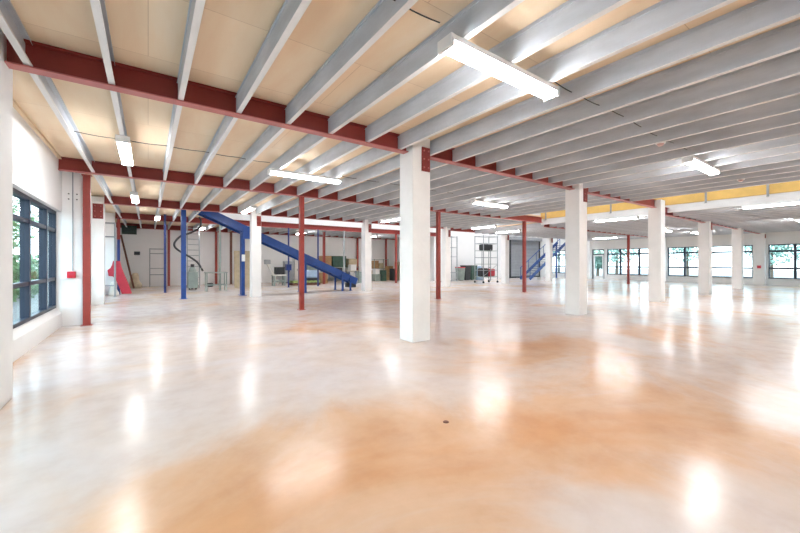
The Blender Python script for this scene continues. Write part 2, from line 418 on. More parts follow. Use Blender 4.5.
ibeam(XL+.003, VX0, BY[0], ZB, 'red steel beam overhead beside the camera', g)
# posts
def post(x, y, z1, label, w=.12, mat='redpost', group='slim steel posts', name='steel_post'):
    root = thing(name, label, 'post', (x, y, 0), group)
    sub(MB().box(x-w/2, x+w/2, y-w/2, y+w/2, .012, z1-.012), 'shaft', M[mat], root, (x, y, 0))
    sub(MB().box(x-w*.8, x+w*.8, y-w*.8, y+w*.8, 0, .012), 'base_plate', M[mat], root, (x, y, 0))
    sub(MB().box(x-w*.7, x+w*.7, y-w*.7, y+w*.7, z1-.012, z1-.001), 'cap_plate', M[mat], root, (x, y, 0))
    return root
post(-1.155, 10.885, ZB, 'red steel post standing against the left pilaster', .13)
post(atY(301.5, BY[2]), BY[2], ZB, 'red steel post between the blue conveyor and the large central column', .13)
post(atY(438.3, BY[2]), BY[2], ZB, 'red steel post just right of the large central column', .13)
post(atY(524.3, BY[2]), BY[2], ZB, 'red steel post in front of the roller shutter', .13)
post(26.4, BY[2], ZB+DZ, 'distant red steel post in front of the far right windows', .13)

# ------------------------------------------------------------------ joists
def joist_mesh(L):
    t, h, fw = .004, ZC-.002-ZJ, .06
    mb = MB()
    mb.mi = 0
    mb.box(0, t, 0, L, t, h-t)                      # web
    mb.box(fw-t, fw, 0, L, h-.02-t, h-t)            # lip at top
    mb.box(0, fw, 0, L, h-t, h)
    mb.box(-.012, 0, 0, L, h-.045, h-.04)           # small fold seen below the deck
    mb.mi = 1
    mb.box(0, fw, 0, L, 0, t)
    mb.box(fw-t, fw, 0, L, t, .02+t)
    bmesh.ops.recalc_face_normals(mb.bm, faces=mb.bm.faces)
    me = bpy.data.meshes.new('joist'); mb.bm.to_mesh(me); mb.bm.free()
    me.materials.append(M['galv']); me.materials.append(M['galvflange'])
    return me
def joists(xs, y0, y1, z, lab, group):
    me = joist_mesh(y1-y0)
    for k, x in enumerate(xs):
        o = bpy.data.objects.new('ceiling_joist', me); C.objects.link(o)
        o.location = (x, y0, z)
        tag(o, lab % ORD[k], 'joist', group)
JX = [-1.05 + .678*k for k in range(22)]
e = .012
joists(JX, BY[0]+e, BY[1]-e, ZJ, '%s galvanised joist from the left wall, in the bay nearest the camera', 'joists of the nearest bay')
joists(JX, BY[1]+e, BY[2]-e, ZJ, '%s galvanised joist from the left wall, just behind the first red beam', 'joists of the second bay')
joists([-1.05 + .678*k for k in range(26)], BY[2]+e, BY[3]-e, ZJ, '%s galvanised joist from the left wall, behind the beam on slim posts', 'joists of the third bay')
joists(JX[:5], BY[3]+e, BY[4]-.13-e, ZJ, '%s galvanised joist from the left wall, beside the open well', 'joists beside the open well')
joists([-1.05 + .678*k for k in range(28)], BY[4]-.13+e, BY[5]-e, ZJ, '%s galvanised joist from the left wall, in the bay against the back wall', 'joists of the bay at the back wall')
JR = [17.1 + .678*k for k in range(22)]
joists(JR, .05, BY[1]-e, ZJ+DZ, '%s grey joist beyond the yellow edge, on the near side of the column row', 'near joists of the lower ceiling')
joists(JR, BY[1]+e, BY[2]-e, ZJ+DZ, '%s grey joist beyond the yellow edge, behind the near column row', 'middle joists of the lower ceiling')
joists(JR, BY[2]+e, BY[3], ZJ+DZ, '%s grey joist beyond the yellow edge, next to the far column row', 'far joists of the lower ceiling')
# edge of the slot
mb = MB(); mb.box(VX1, VX1+.012, -.5, BY[2]+.1, 3.40, 3.675); mb.box(VX1, VX1+.09, -.5, BY[2]+.1, 3.388, 3.40)
tag(mb.build('edge_channel', M['galvflange']), 'pale steel channel along the slot, under the yellow board', 'channel')
tag(MB().box(VX1-.01, VX1+.03, -.5, BY[2]+.1, 3.68, 4.12).build('edge_board', M['yellow']), 'long yellow board edging the slot in the ceiling', 'board')
for k, (px, lb) in enumerate(((546, 'beside the orange beam end'), (611, 'between the second and third near columns'), (706, 'above the fourth near column'), (768, 'nearest the right edge'))):
    dx, dy = ray(px); Y = VX1*dy/dx
    mb = MB(); mb.box(VX1-.035, VX1-.012, Y-.03, Y+.03, 3.60, 4.1); mb.box(VX1-.10, VX1-.012, Y-.03, Y+.03, 3.595, 3.607)
    tag(mb.build('hanger_strap', M['grey']), 'small grey hanger strap on the yellow board, ' + lb, 'strap', 'hanger straps on the yellow board')

# ------------------------------------------------------------------ lamps
def lamp_make(label, tube='tube'):
    root = thing('fluorescent_lamp', label, 'lamp', (0, 0, 0), 'fluorescent ceiling lamps')
    L = .84
    MB().box(-L, L, -.09, .09, -.055, 0, bev=.006).build('housing', M['lampbody'], root)
    mb = MB(); mb.prism([(-.084, -.055), (.084, -.055), (.084, -.08), (.06, -.105), (-.06, -.105), (-.084, -.08)], 'x', -L+.02, L-.02)
    mb.build('diffuser', M[tube], root)
    for s in (-1, 1):
        MB().box(s*L-.02, s*L+.02, -.094, .094, -.11, -.002, bev=.004).build('end_cap', M['lampbody'], root)
    return root
L0 = lamp_make('long lit fluorescent lamp nearest the camera, top centre')
L0.location = (3.05, 2.4, ZJ-.002)
ZL = ZJ-.002; ZR = ZJ+DZ-.002
specs = [((3.0, 8.0, ZL), 0, 'lit fluorescent lamp left of the large central column, second bay'),
 ((9.35, 2.4, ZL), 0, 'lit fluorescent lamp at upper right, above the second near column'),
 ((9.55, 8.15, ZL), 0, 'lit fluorescent lamp just right of the large central column'),
 ((-.335, 8.1, ZL), 90, 'lit lamp seen end-on near the left window wall, nearer one'),
 ((-.335, 13.7, ZL), 90, 'lit lamp seen end-on near left wall, between second and third beams'),
 ((.34, 19.0, ZL), 90, 'small lit lamp seen end-on, farthest along the left side'),
 ((3.1, 14.3, ZL), 0, 'lit fluorescent lamp above the top of the blue conveyor'),
 ((9.3, 13.75, ZL), 0, 'lit fluorescent lamp behind the central column, left side of it'),
 ((15.4, 13.6, ZL), 0, 'lit fluorescent lamp above the scaffold tower'),
 ((16.58, 7.2, 3.386), 90, 'lit lamp under the slot edge, between second and third near columns'),
 ((16.58, 2.3, 3.386), 90, 'lit fluorescent lamp under the yellow edge at the right side of the photo'),
 ((22.6, 2.5, ZR), 0, 'small lit lamp cut by the right edge'),
 ((27.0, 7.2, ZR), 0, 'small lit lamp between third and fourth near columns'),
 ((27.4, 12.6, ZR), 0, 'far lit lamp in front of the right windows'),
 ((17.13, 13.3, ZR), 90, 'lit lamp seen left of the slim red post before the shutter'),
 ((23.6, 7.7, ZR), 0, 'lit lamp just right of the third near column'),
 ((8.5, 23.6, ZL), 0, 'lit lamp over the cluttered workshop at the back wall'),
 ((2.6, 23.6, ZL), 0, 'lit lamp over the ladder at the back wall'),
 ((14.0, 23.6, ZL), 0, 'lit lamp over the storage shelves at the back'),
 ((3.05, -3.2, ZL), 0, 'added unseen fluorescent lamp behind the camera'),  # this and the next two are added out of view to supply light
 ((9.35, -3.2, ZL), 0, 'added unseen fluorescent lamp behind the camera at right'),
 ((19.2, -3.2, ZR), 0, 'added unseen fluorescent lamp far behind the camera at right')]
L1 = None                                   # far rows dimmed so their reflections in the floor stay faint
for loc, rz, lb in specs:
    if loc[1] > 12:
        if L1 is None:
            L1 = lamp_make(lb, 'tubedim'); L1.location = loc; L1.rotation_euler = (0, 0, math.radians(rz)); continue
        o = dup(L1, loc, lb)
    else: o = dup(L0, loc, lb); o.rotation_euler = (0, 0, math.radians(rz))

# conduits crossing the joists (sagging cable) and detectors
def cable(pts, r, label, mat='dark', name='lamp_cable', cat='cable', group='ceiling cables'):
    return tag(MB().tube(pts, r).build(name, M[mat]), label, cat, group)
def run(x0, x1, y, n, sag, z=ZJ+.12):
    P = []
    for k in range(n*6+1):
        t = k/6; x = x0 + (x1-x0)*k/(n*6)
        P.append((x, y + .02*math.sin(t*1.7), z - sag*math.sin(math.pi*(t % 1))))
    return P
cable(run(-.9, 2.15, 2.4, 5, .015), .006, 'thin dark cable across joists, left of the nearest lamp')
cable(run(3.9, 8.5, 2.4, 7, .015), .006, 'thin dark cable across joists, from nearest lamp to upper right lamp')
cable(run(-1.0, 2.15, 7.9, 5, .015), .006, 'thin dark cable across joists in the second bay')
cable(run(3.85, 8.7, 8.1, 7, .015), .006, 'thin dark cable across joists towards the lamp right of the column')
for x, y, z, lb in ((7.12, 2.38, ZJ, 'small pinkish smoke detector on a joist left of the upper right lamp'), (11.86, 2.29, ZJ, 'small smoke detector on a joist near the yellow edge')):
    root = thing('smoke_detector', lb, 'smoke detector', (x, y, z-.002), 'smoke detectors')
    MB().cyl((0, 0, 0), (0, 0, -.025), .07, seg=20).build('base', M['lampbody'], root)
    MB().cyl((0, 0, -.025), (0, 0, -.06), .055, .035, seg=20).build('cap', M['pink'], root)
# call points
def callpoint(x, y, z, label, w=.15):
    root = thing('fire_call_point', label, 'call point', (x, y, z), 'fire call points')
    MB().box(-w/2, w/2, -.06, -.001, -w/2, w/2, bev=.01).build('box', M['callred'], root)
    MB().box(-w*.28, w*.28, -.066, -.06, -w*.05, w*.32).build('pane', M['slide'], root)
callpoint(-1.43, 11.0, 1.17, 'red fire call point box on the left pilaster')
root = thing('fire_call_point', 'tiny red call point on the far right pilaster', 'call point', (XR-.361, 5.3, 1.17), 'fire call points')
MB().box(-.06, -.001, -.09, .09, -.09, .09, bev=.01).build('box', M['callred'], root)
tag(MB().tube([(-1.41, 10.985, 1.26), (-1.41, 10.985, 2.4), (-1.41, 10.985, ZC-.06)], .011).build('conduit', M['grey']), 'grey conduit rising from the red call point to the deck', 'conduit')

# ------------------------------------------------------------------ conveyor
YC = 16.95
def cz(x): return 2.85 + (3.55-x)*.445
root = thing('belt_conveyor', 'long blue inclined belt conveyor rising to the upper floor', 'conveyor', (5.5, YC, 0))
O = (5.5, YC, 0)
x0, x1 = 1.7, 8.95
ang = math.atan(.445)
for s, nm in ((-1, 'side_panel'), (1, 'side_panel')):
    y = YC + s*.36
    sub(MB().beam((x0, y, cz(x0)), (x1, y, cz(x1)), .05, .34), nm, M['blue'], root, O)
sub(MB().beam((x0, YC, cz(x0)+.06), (x1, YC, cz(x1)+.06), .66, .03), 'belt', M['black'], root, O)
for k in range(9):
    x = x0+.3+k*.82; sub(MB().beam((x, YC-.34, cz(x)-.1), (x, YC+.34, cz(x)-.1), .06, .05), 'cross_member', M['darkblue'], root, O)
for x in (x0, x1): sub(MB().cyl((x, YC-.33, cz(x)), (x, YC+.33, cz(x)), .13, seg=18), 'roller', M['grey'], root, O)
sub(MB().box(3.35, 3.75, YC-.45, YC-.39, 2.48, 3.02, bev=.01), 'joint_cover', M['blue'], root, O)
sub(MB().box(8.6, 8.95, YC-.30, YC+.3, .14, .36, bev=.02), 'drive_motor', M['dark'], root, O)
for x, w in ((3.42, .14), (6.15, .09), (8.1, .08), (8.55, .08)):
    for s in (-1, 1):
        y = YC + s*(.43 if x > 4 else .12)
        sub(MB().box(x-w/2, x+w/2, y-w/3, y+w/3, 0, cz(x)+.02).box(x-w, x+w, y-w, y+w, 0, .015), 'leg', M['blue'], root, O)
sub(MB().box(3.35, 3.49, YC-.21, YC-.17, 1.5, 1.8, bev=.01), 'switch_box', M['lampbody'], root, O)['label'] = 'white switch box'
x = atY(183.5, 16.6)
r_ = post(x, 16.6, ZC, 'tall bright blue post at left of the conveyor', .17, 'blue', 'blue posts', 'steel_post')

# ------------------------------------------------------------------ far left corner
post(atY(118.5, 20.6), 20.68, ZB, 'dark blue post with red top behind the red slide', .10, 'darkblue', 'blue posts')
o = bpy.data.objects
x = atY(118.5, 20.6); lastp = [ob for ob in bpy.data.objects if ob.get('label', '').startswith('dark blue post with red top')][0]
sub(MB().box(x-.056, x+.056, 20.624, 20.736, 2.5, ZB-.013), 'red_section', M['red'], lastp, (x, 20.68, 0))['label'] = 'red upper section'
post(atY(165, 20.5), 20.5, ZC, 'thin blue post between the slide and the tall blue post', .09, 'darkblue', 'blue posts')
post(atY(168.8, 26.1), 26.1, ZB, 'red post against the back wall, left of the tall blue post', .13)
post(atY(216, 26.1), 26.1, ZB, 'red post against back wall, behind the thin table', .13)
post(atY(231, 25.8), 25.8, ZB, 'dark brown post beside the tan board', .13, 'brown')
post(atY(220, 20.7), 20.7, ZB, 'thin grey post standing by the table', .08, 'greygreen')
post(atY(288.5, 20.7), 20.7, ZB, 'thin blue-grey post behind the conveyor, left one', .07, 'darkblue', 'blue posts')
post(atY(318, 20.7), 20.7, ZB, 'thin blue-grey post behind the conveyor, right of the slim red post', .07, 'darkblue', 'blue posts')
post(atY(344, 20.7), 20.7, ZB, 'thin grey-blue post behind the conveyor foot', .08, 'grey')
post(atY(324, 22.5), 22.5, ZJ, 'red post behind the lower half of the conveyor', .14)
post(atY(357.5, 26.1), 26.1, ZB, 'red post against the back wall beside the second far column', .13)
post(atY(386, 25.9), 25.9, ZB, 'red post by the tan shelf boxes at the back', .13)
post(atY(396, 20.7), 20.7, ZB, 'red post close to the left side of the central column, far off', .11)
# red slide
Yq = 20.0
root = thing('playground_slide', 'red plastic slide standing in the far left corner', 'slide', (-.95, 20.25, 0)); O = (-.95, 20.25, 0)
prof = [(113, 261), (119.5, 261), (121, 267), (124, 275), (128, 284), (131.5, 293.5), (122, 294), (119.5, 288), (116.5, 281), (113, 276.5), (108.5, 276), (107.5, 270), (110.5, 268), (112, 265)]
P = [(atY(px, Yq), max(.0, zat(px, py, Yq))) for px, py in prof]
for ya, yb, nm in ((Yq, Yq+.05, 'side_panel'), (Yq+.45, Yq+.5, 'side_panel')):
    sub(MB().prism(P, 'y', ya, yb), nm, M['slide'], root, O)
mb = MB(); R_ = P[:6]
A = [[mb.bm.verts.new((p[0]-.06+dx_, y, p[1]+.0)) for (dx_, y) in ((0, Yq+.05), (0, Yq+.45), (.04, Yq+.45), (.04, Yq+.05))] for p in R_]
for R0, R1 in zip(A, A[1:]):
    for q in range(4): mb.bm.faces.new((R0[q], R0[(q+1) % 4], R1[(q+1) % 4], R1[q]))
mb.bm.faces.new(A[0]); mb.bm.faces.new(A[-1])
sub(mb, 'chute', M['slide'], root, O)
# sack under slide
def sack(x, y, rx, ry, h, mat, label, name='sack', seg=14):
    mb = MB(); rings = []
    for i in range(9):
        t = i/8; r_ = (1-.62*t**1.6) * (.9+.1*math.sin(9*t)); rings.append([mb.bm.verts.new((x+rx*r_*math.cos(a)*(1+.08*math.sin(3*a+i)), y+ry*r_*math.sin(a)*(1+.06*math.cos(4*a+i)), h*t)) for a in [2*math.pi*k/seg for k in range(seg)]])
    for A, B in zip(rings, rings[1:]):
        for k in range(seg): mb.bm.faces.new((A[k], A[(k+1) % seg], B[(k+1) % seg], B[k]))
    mb.bm.faces.new(rings[0]); mb.bm.faces.new(rings[-1])
    return tag(mb.build(name, M[mat], smooth=True), label, name)
sack(atY(113.5, 19.78), 19.78, .19, .16, .6, 'cream', 'cream sack in front of the red slide')
px_, Yp = 135, 25.2
sack(atY(135, 25.2), 25.2, .33, .3, .85, 'beige', 'beige sack at the foot of the leaning brown pole')
tag(MB().cyl((atY(121, 25.6), 25.6, 3.0), (atY(134, 25.0), 24.75, .02), .05, seg=10).build('leaning_pole', M['brown']), 'dark brown pole leaning over the beige sack', 'pole')
mb = MB(); mb.box(-1.25, -.55, 26.06, 26.14, 3.1, 3.6)
tagl = thing('wall_louvre', 'dark louvred panel high in the far left corner', 'louvre', (-.9, 26.1, 3.35))
sub(mb, 'frame', M['green'], tagl, (-.9, 26.1, 3.35))
mb = MB()
for k in range(6): mb.box(-1.22, -.58, 26.03, 26.06, 3.13+k*.08, 3.17+k*.08)
sub(mb, 'slats', M['dark'], tagl, (-.9, 26.1, 3.35))
tag(MB().box(atY(134, 26.3), atY(140, 26.3), 26.3, 26.398, zat(137, 255, 26.3), zat(137, 251.5, 26.3), bev=.01).build('wall_box', M['dark']), 'small dark box fixed to the back wall at left', 'box')
def pipe_frame(x0, x1, y, zs, label, d=.5, mat='grey', r=.022, name='pipe_frame', cat='frame'):
    root = thing(name, label, cat, ((x0+x1)/2, y, 0)); O = ((x0+x1)/2, y, 0)
    for x in (x0, x1):
        for yy in (y, y+d):
            sub(MB().cyl((x, yy, 0), (x, yy, max(zs)), r, seg=8), 'upright', M[mat], root, O)
    mb = MB()
    for z in zs:
        for yy in (y, y+d): mb.cyl((x0, yy, z-.02), (x1, yy, z-.02), r*.8, seg=8)
        for x in (x0, x1): mb.cyl((x, y, z-.02), (x, y+d, z-.02), r*.8, seg=8)
    sub(mb, 'rails', M[mat], root, O)
    return root
pipe_frame(-1.54, -1.14, 19.0, [.5, 2.55, 3.12], 'tall grey pipe frame against the left wall by the slide', .4)
pipe_frame(.08, .85, 25.3, [.75, 1.12, 2.0, 2.27], 'empty grey pipe rack in front of the back wall')
# ladder
root = thing('ladder', 'tall pale grey ladder behind the tall blue post', 'ladder', (2.1, 23.3, 0)); O = (2.1, 23.3, 0)
for x in (1.8, 2.4): sub(MB().beam((x, 23.2, 0), (x, 23.45, 3.73), .06, .03), 'stile', M['grey'], root, O)
for k in range(11):
    z = .3+k*.31; sub(MB().cyl((1.8, 23.2+.067*z, z), (2.4, 23.2+.067*z, z), .018, seg=8), 'rung', M['grey'], root, O)
# machine and hose
root = thing('extractor_machine', 'grey-green upright machine with dark top beside the table', 'machine', (1.95, 22.1, 0)); O = (1.95, 22.1, 0)
sub(MB().box(1.72, 2.2, 21.85, 22.35, .08, .95, bev=.05), 'body', M['greygreen'], root, O)
sub(MB().cyl((1.95, 22.1, .95), (1.95, 22.1, 1.2), .2, .12, seg=18), 'top_cone', M['greygreen'], root, O)
sub(MB().cyl((1.95, 22.1, 1.2), (1.95, 22.1, 1.36), .09, seg=14), 'motor', M['dark'], root, O)
sub(MB().cyl((1.8, 21.95, .0), (1.8, 21.95, .08), .04, seg=8).cyl((2.1, 21.95, 0), (2.1, 21.95, .08), .04, seg=8).cyl((1.95, 22.3, 0), (1.95, 22.3, .08), .04, seg=8), 'feet', M['black'], root, O)
def spline(cp, n=6):
    out_ = []
    cp = [Vector(p) for p in cp]; P = [cp[0]] + cp + [cp[-1]]
    for i in range(1, len(P)-2):
        for k in range(n):
            t = k/n; a, b_, c, d = P[i-1], P[i], P[i+1], P[i+2]
            out_.append(.5*((2*b_) + (-a+c)*t + (2*a-5*b_+4*c-d)*t*t + (-a+3*b_-3*c+d)*t**3))
    out_.append(cp[-1]); return out_
hy = 20.2
hp = [(px, py) for px, py in ((199, 217), (201, 221), (199, 228), (190, 233), (181, 236), (175, 242), (175, 247), (181, 252), (190, 257), (198, 263), (203, 271))]
tag(MB().tube(spline([(atY(px, hy), hy, zat(px, py, hy)) for px, py in hp]), .045, 8).build('suction_hose', M['dark'], smooth=True), 'dark hose looping down behind the tall blue post to the table', 'hose')
def table(x0, x1, y0, y1, z, label, mat='grey', top=None, name='work_table'):
    root = thing(name, label, 'table', ((x0+x1)/2, (y0+y1)/2, 0), 'work tables'); O = tuple(root.location)
    sub(MB().box(x0, x1, y0, y1, z-.035, z, bev=.006), 'tabletop', M[top or mat], root, O)
    for x in (x0+.05, x1-.05):
        for y in (y0+.05, y1-.05): sub(MB().box(x-.022, x+.022, y-.022, y+.022, 0, z-.035), 'leg', M[mat], root, O)
    sub(MB().box(x0+.05, x1-.05, y0+.04, y0+.06, .3, .34).box(x0+.05, x1-.05, y1-.06, y1-.04, .3, .34), 'brace', M[mat], root, O)
    return root
table(2.32, 3.3, 19.8, 20.5, .95, 'thin metal table at the end of the hose', 'greygreen')
def boxy(x0, x1, y0, y1, z0, z1, mat, label, name='box', cat='box', group=None, lid=None):
    root = thing(name, label, cat, ((x0+x1)/2, (y0+y1)/2, z0), group); O = tuple(root.location)
    sub(MB().box(x0, x1, y0, y1, z0, z1-.03, bev=.01), 'body', M[mat], root, O)
    sub(MB().box(x0-.008, x1+.008, y0-.008, y1+.008, z1-.03, z1, bev=.006), 'lid', M[lid or mat], root, O)
    return root
tag(MB().box(2.9, 3.2, 23.9, 24.2, 0, .22, bev=.06).build('tool_case', M['dark']), 'small dark case on the floor beyond the thin table', 'case')
# tan board leaning
mb = MB(); mb.box(4.0, 4.95, 21.98, 22.02, .01, 2.12, rot=Matrix.Rotation(math.radians(-4), 4, 'X'))
tag(mb.build('tan_board', M['tan']), 'tall tan board standing behind the second blue leg', 'board')

# ------------------------------------------------------------------ clutter behind the conveyor
def X(px, Y): return atY(px, Y)
Yw = 22.6
# drafting bench with angled arm
root = thing('machine_bench', 'cream machine bench with a slanted arm beside the first far column', 'machine', (X(273, Yw), Yw, 0)); O = (X(273, Yw), Yw, 0)
xa, xb = X(266, Yw), X(285, Yw)
sub(MB().box(xa+.35, xb, Yw-.3, Yw+.3, .62, .70, bev=.01), 'bench_top', M['cream'], root, O)
sub(MB().beam((xa, Yw, 1.55), (xa+.75, Yw, .12), .14, .12), 'slanted_arm', M['cream'], root, O)
sub(MB().box(xa-.1, xa+.25, Yw-.12, Yw+.12, 1.35, 1.62, bev=.03), 'motor_head', M['grey'], root, O)
for x in (xa+.45, xb-.08):
    for y in (Yw-.22, Yw+.22): sub(MB().box(x-.04, x+.04, y-.04, y+.04, 0, .62), 'leg', M['greygreen'], root, O)
sub(MB().box(xa+.4, xb, Yw-.22, Yw+.22, .25, .32, bev=.01), 'lower_shelf', M['greygreen'], root, O)
boxy(X(275, Yw), X(283.5, Yw), Yw-.25, Yw+.2, .702, 1.16, 'dark', 'dark box on the cream machine bench', 'toolbox', 'toolbox')
boxy(X(286, 20.45), X(291, 20.45), 20.35, 20.64, 1.0, 1.35, 'darkblue', 'blue control box fixed on the thin blue-grey post', 'control_box', 'control box')
Yd = 24.2
for (a, b_, h, mt, lb) in ((284, 293, 1.55, 'grey', 'grey cabinet against the back wall, left one'), (293.5, 299, 1.7, 'cream', 'cream cabinet against the back wall behind the slim red post'), (306, 316, 1.5, 'greygreen', 'grey-green cabinet against the back wall by the conveyor')):
    root = thing('tall_cabinet', lb, 'cabinet', (X((a+b_)/2, 25.4), 25.4, 0), 'cabinets at the back wall'); O = tuple(root.location)
    xa, xb = X(a, 25.4), X(b_, 25.4)
    sub(MB().box(xa, xb, 25.1, 25.7, .05, h, bev=.01), 'body', M[mt], root, O)
    xm = (xa+xb)/2
    for (p, q) in ((xa+.02, xm-.01), (xm+.01, xb-.02)):
        sub(MB().box(p, q, 25.08, 25.1, .1, h-.05, bev=.004), 'door', M[mt], root, O)
    sub(MB().box(xm-.05, xm-.03, 25.05, 25.08, h*.5, h*.5+.15), 'handle', M['dark'], root, O)
    sub(MB().box(xa+.02, xb-.02, 25.12, 25.68, 0, .05), 'plinth', M['dark'], root, O)
# pallet bed with light machine
xa, xb = X(291, 22.4), X(318, 22.4)
root = thing('pallet_truck', 'low lime green pallet stack behind the slim red post', 'pallet', ((xa+xb)/2, 22.4, 0)); O = tuple(root.location)
for k, z in enumerate((.0, .16)):
    mb = MB()
    for q in range(3): mb.box(xa, xb, 22.0+q*.36, 22.1+q*.36, z, z+.1)
    for q in range(7): 
        xx = xa+(xb-xa-.12)*q/6; mb.box(xx, xx+.12, 22.0, 22.82, z+.1, z+.13)
    sub(mb, 'pallet', M['lime' if k else 'brown'], root, O)
root = thing('press_machine', 'pale grey rounded machine standing on the lime pallets', 'machine', (X(309, 22.4), 22.4, .29)); O = tuple(root.location)
sub(MB().box(X(301, 22.4), X(317, 22.4), 22.1, 22.7, .45, .95, bev=.12), 'hood', M['skyblue'], root, O)
sub(MB().box(X(302, 22.4), X(316, 22.4), 22.15, 22.65, .291, .45), 'base', M['dark'], root, O)
boxy(X(320, 23.4), X(326, 23.4), 23.1, 23.7, 0, .75, 'card', 'brown carton on the floor behind the conveyor', 'carton', 'box', lid='beige')
# storage rack
def rack(xa, xb, y0, y1, zs, label, mat='greygreen'):
    root = thing('storage_rack', label, 'shelf', ((xa+xb)/2, (y0+y1)/2, 0), 'storage racks'); O = tuple(root.location)
    for x in (xa, xb):
        for y in (y0, y1): sub(MB().box(x-.025, x+.025, y-.025, y+.025, 0, max(zs)+.04), 'upright', M[mat], root, O)
    for z in zs: sub(MB().box(xa, xb, y0, y1, z-.03, z), 'shelf', M[mat], root, O)
    return root
xa, xb = X(319.5, 25.4), X(357, 25.4)
rack(xa, xb, 25.1, 25.8, [.25, .75, 1.1], 'long low rack at the back wall, behind the conveyor foot')
g = 'boxes on the long low rack'
boxy(X(320.5, 25.4), X(330, 25.4), 25.12, 25.75, 1.101, 1.95, 'card', 'orange-brown carton on the long low rack, leftmost', 'carton', 'box', g)
boxy(X(331.5, 25.4), X(344.5, 25.4), 25.12, 25.75, 1.101, 1.95, 'green', 'large dark green crate on the long low rack', 'crate', 'crate', g)
boxy(X(347.5, 25.4), X(355.5, 25.4), 25.12, 25.75, 1.101, 1.75, 'tan', 'tan carton at the right end of the long low rack', 'carton', 'box', g)
boxy(X(322, 25.4), X(328, 25.4), 25.15, 25.7, .251, .65, 'grey', 'grey box on the bottom shelf of the long low rack', 'box', 'box', g)
boxy(X(334, 25.4), X(341, 25.4), 25.15, 25.7, .751, 1.05, 'dark', 'black box on the middle shelf of the long low rack', 'box', 'box', g)
boxy(X(349, 25.4), X(355, 25.4), 25.15, 25.7, .251, .62, 'lampbody', 'white box on the bottom shelf of the long low rack', 'box', 'box', g)
table(X(347, 23.4), X(358, 23.4), 23.1, 23.7, .85, 'blue workbench near the conveyor foot', 'blue', 'beige', 'workbench')
sack(X(352, 23.4), 23.4, .22, .18, .0001, 'lampbody', 'white cloth', 'cloth') if False else None
boxy(X(349.5, 23.4), X(355, 23.4), 23.2, 23.6, .851, 1.3, 'lampbody', 'white box on the blue workbench', 'box', 'box')
boxy(X(358, 22.2), X(362.5, 22.2), 22.0, 22.5, 0, .8, 'greygreen', 'grey-green bin left of the second far column', 'bin', 'bin')
# between second far column and the central one
xa, xb = X(372.5, 25.4), X(386, 25.4)
rack(xa, xb, 25.1, 25.8, [.25, .95, 1.7], 'rack with tan cartons behind the second far column')
g = 'cartons on the small rack'
boxy(xa+.05, xa+.45, 25.15, 25.75, .951, 1.6, 'card', 'brown carton on the small rack, left', 'carton', 'box', g)
boxy(xa+.5, xa+.95, 25.15, 25.75, .951, 1.4, 'tan', 'tan carton on the small rack, right', 'carton', 'box', g)
boxy(xa+.1, xa+.95, 25.15, 25.75, .251, .8, 'beige', 'beige carton on the small rack, bottom', 'carton', 'box', g)
boxy(X(373, 23.8), X(378.5, 23.8), 23.5, 24.1, 0, .55, 'greygreen', 'grey-green crate on the floor by the second far column', 'crate', 'crate')
boxy(X(374, 23.8), X(378, 23.8), 23.55, 24.05, .551, .95, 'lampbody', 'white box on the grey-green crate', 'box', 'box')
boxy(X(379.5, 23.8), X(384.5, 23.8), 23.5, 24.1, 0, .85, 'green', 'dark green crate on the floor', 'crate', 'crate')
boxy(X(387, 24.6), X(391, 24.6), 24.3, 24.9, 0, 1.15, 'card', 'brown cabinet left of the far red post', 'cabinet', 'cabinet')
boxy(X(391.5, 23.8), X(395, 23.8), 23.5, 24.1, 0, .95, 'dark', 'black bin left of the far red post', 'bin', 'bin')
boxy(X(396.5, 24.6), X(399.5, 24.6), 24.3, 24.9, 0, 1.5, 'tan', 'tan cabinet half hidden by the central column', 'cabinet', 'cabinet')

# ------------------------------------------------------------------ right of the central column
rack(X(429.5, 22.2), X(437, 22.2), 21.8, 22.6, [.35, .95, 1.7, 2.5, 3.0], 'tall dark rack left of the third far column', 'dark') if X(437, 22.2) < 18.1 else rack(16.8, 17.9, 21.6, 22.4, [.35, .95, 1.7, 2.5, 3.0], 'tall dark rack left of the third far column', 'dark')
g = 'boxes on the tall dark rack'
boxy(17.0, 17.4, 21.65, 22.3, .951, 1.45, 'green', 'dark green box on the tall dark rack', 'box', 'box', g)
boxy(17.45, 17.8, 21.65, 22.3, .951, 1.3, 'callred', 'red box on the tall dark rack', 'box', 'box', g)
boxy(17.1, 17.7, 21.65, 22.3, 2.501, 2.9, 'dark', 'black box high on the tall dark rack', 'box', 'box', g)
Yr = 19.6
rack(X(451.5, Yr), X(457, Yr), Yr, Yr+.6, [.1, .7, 1.9, 2.6, 3.4], 'slender grey rack against the right side of the third far column', 'grey')
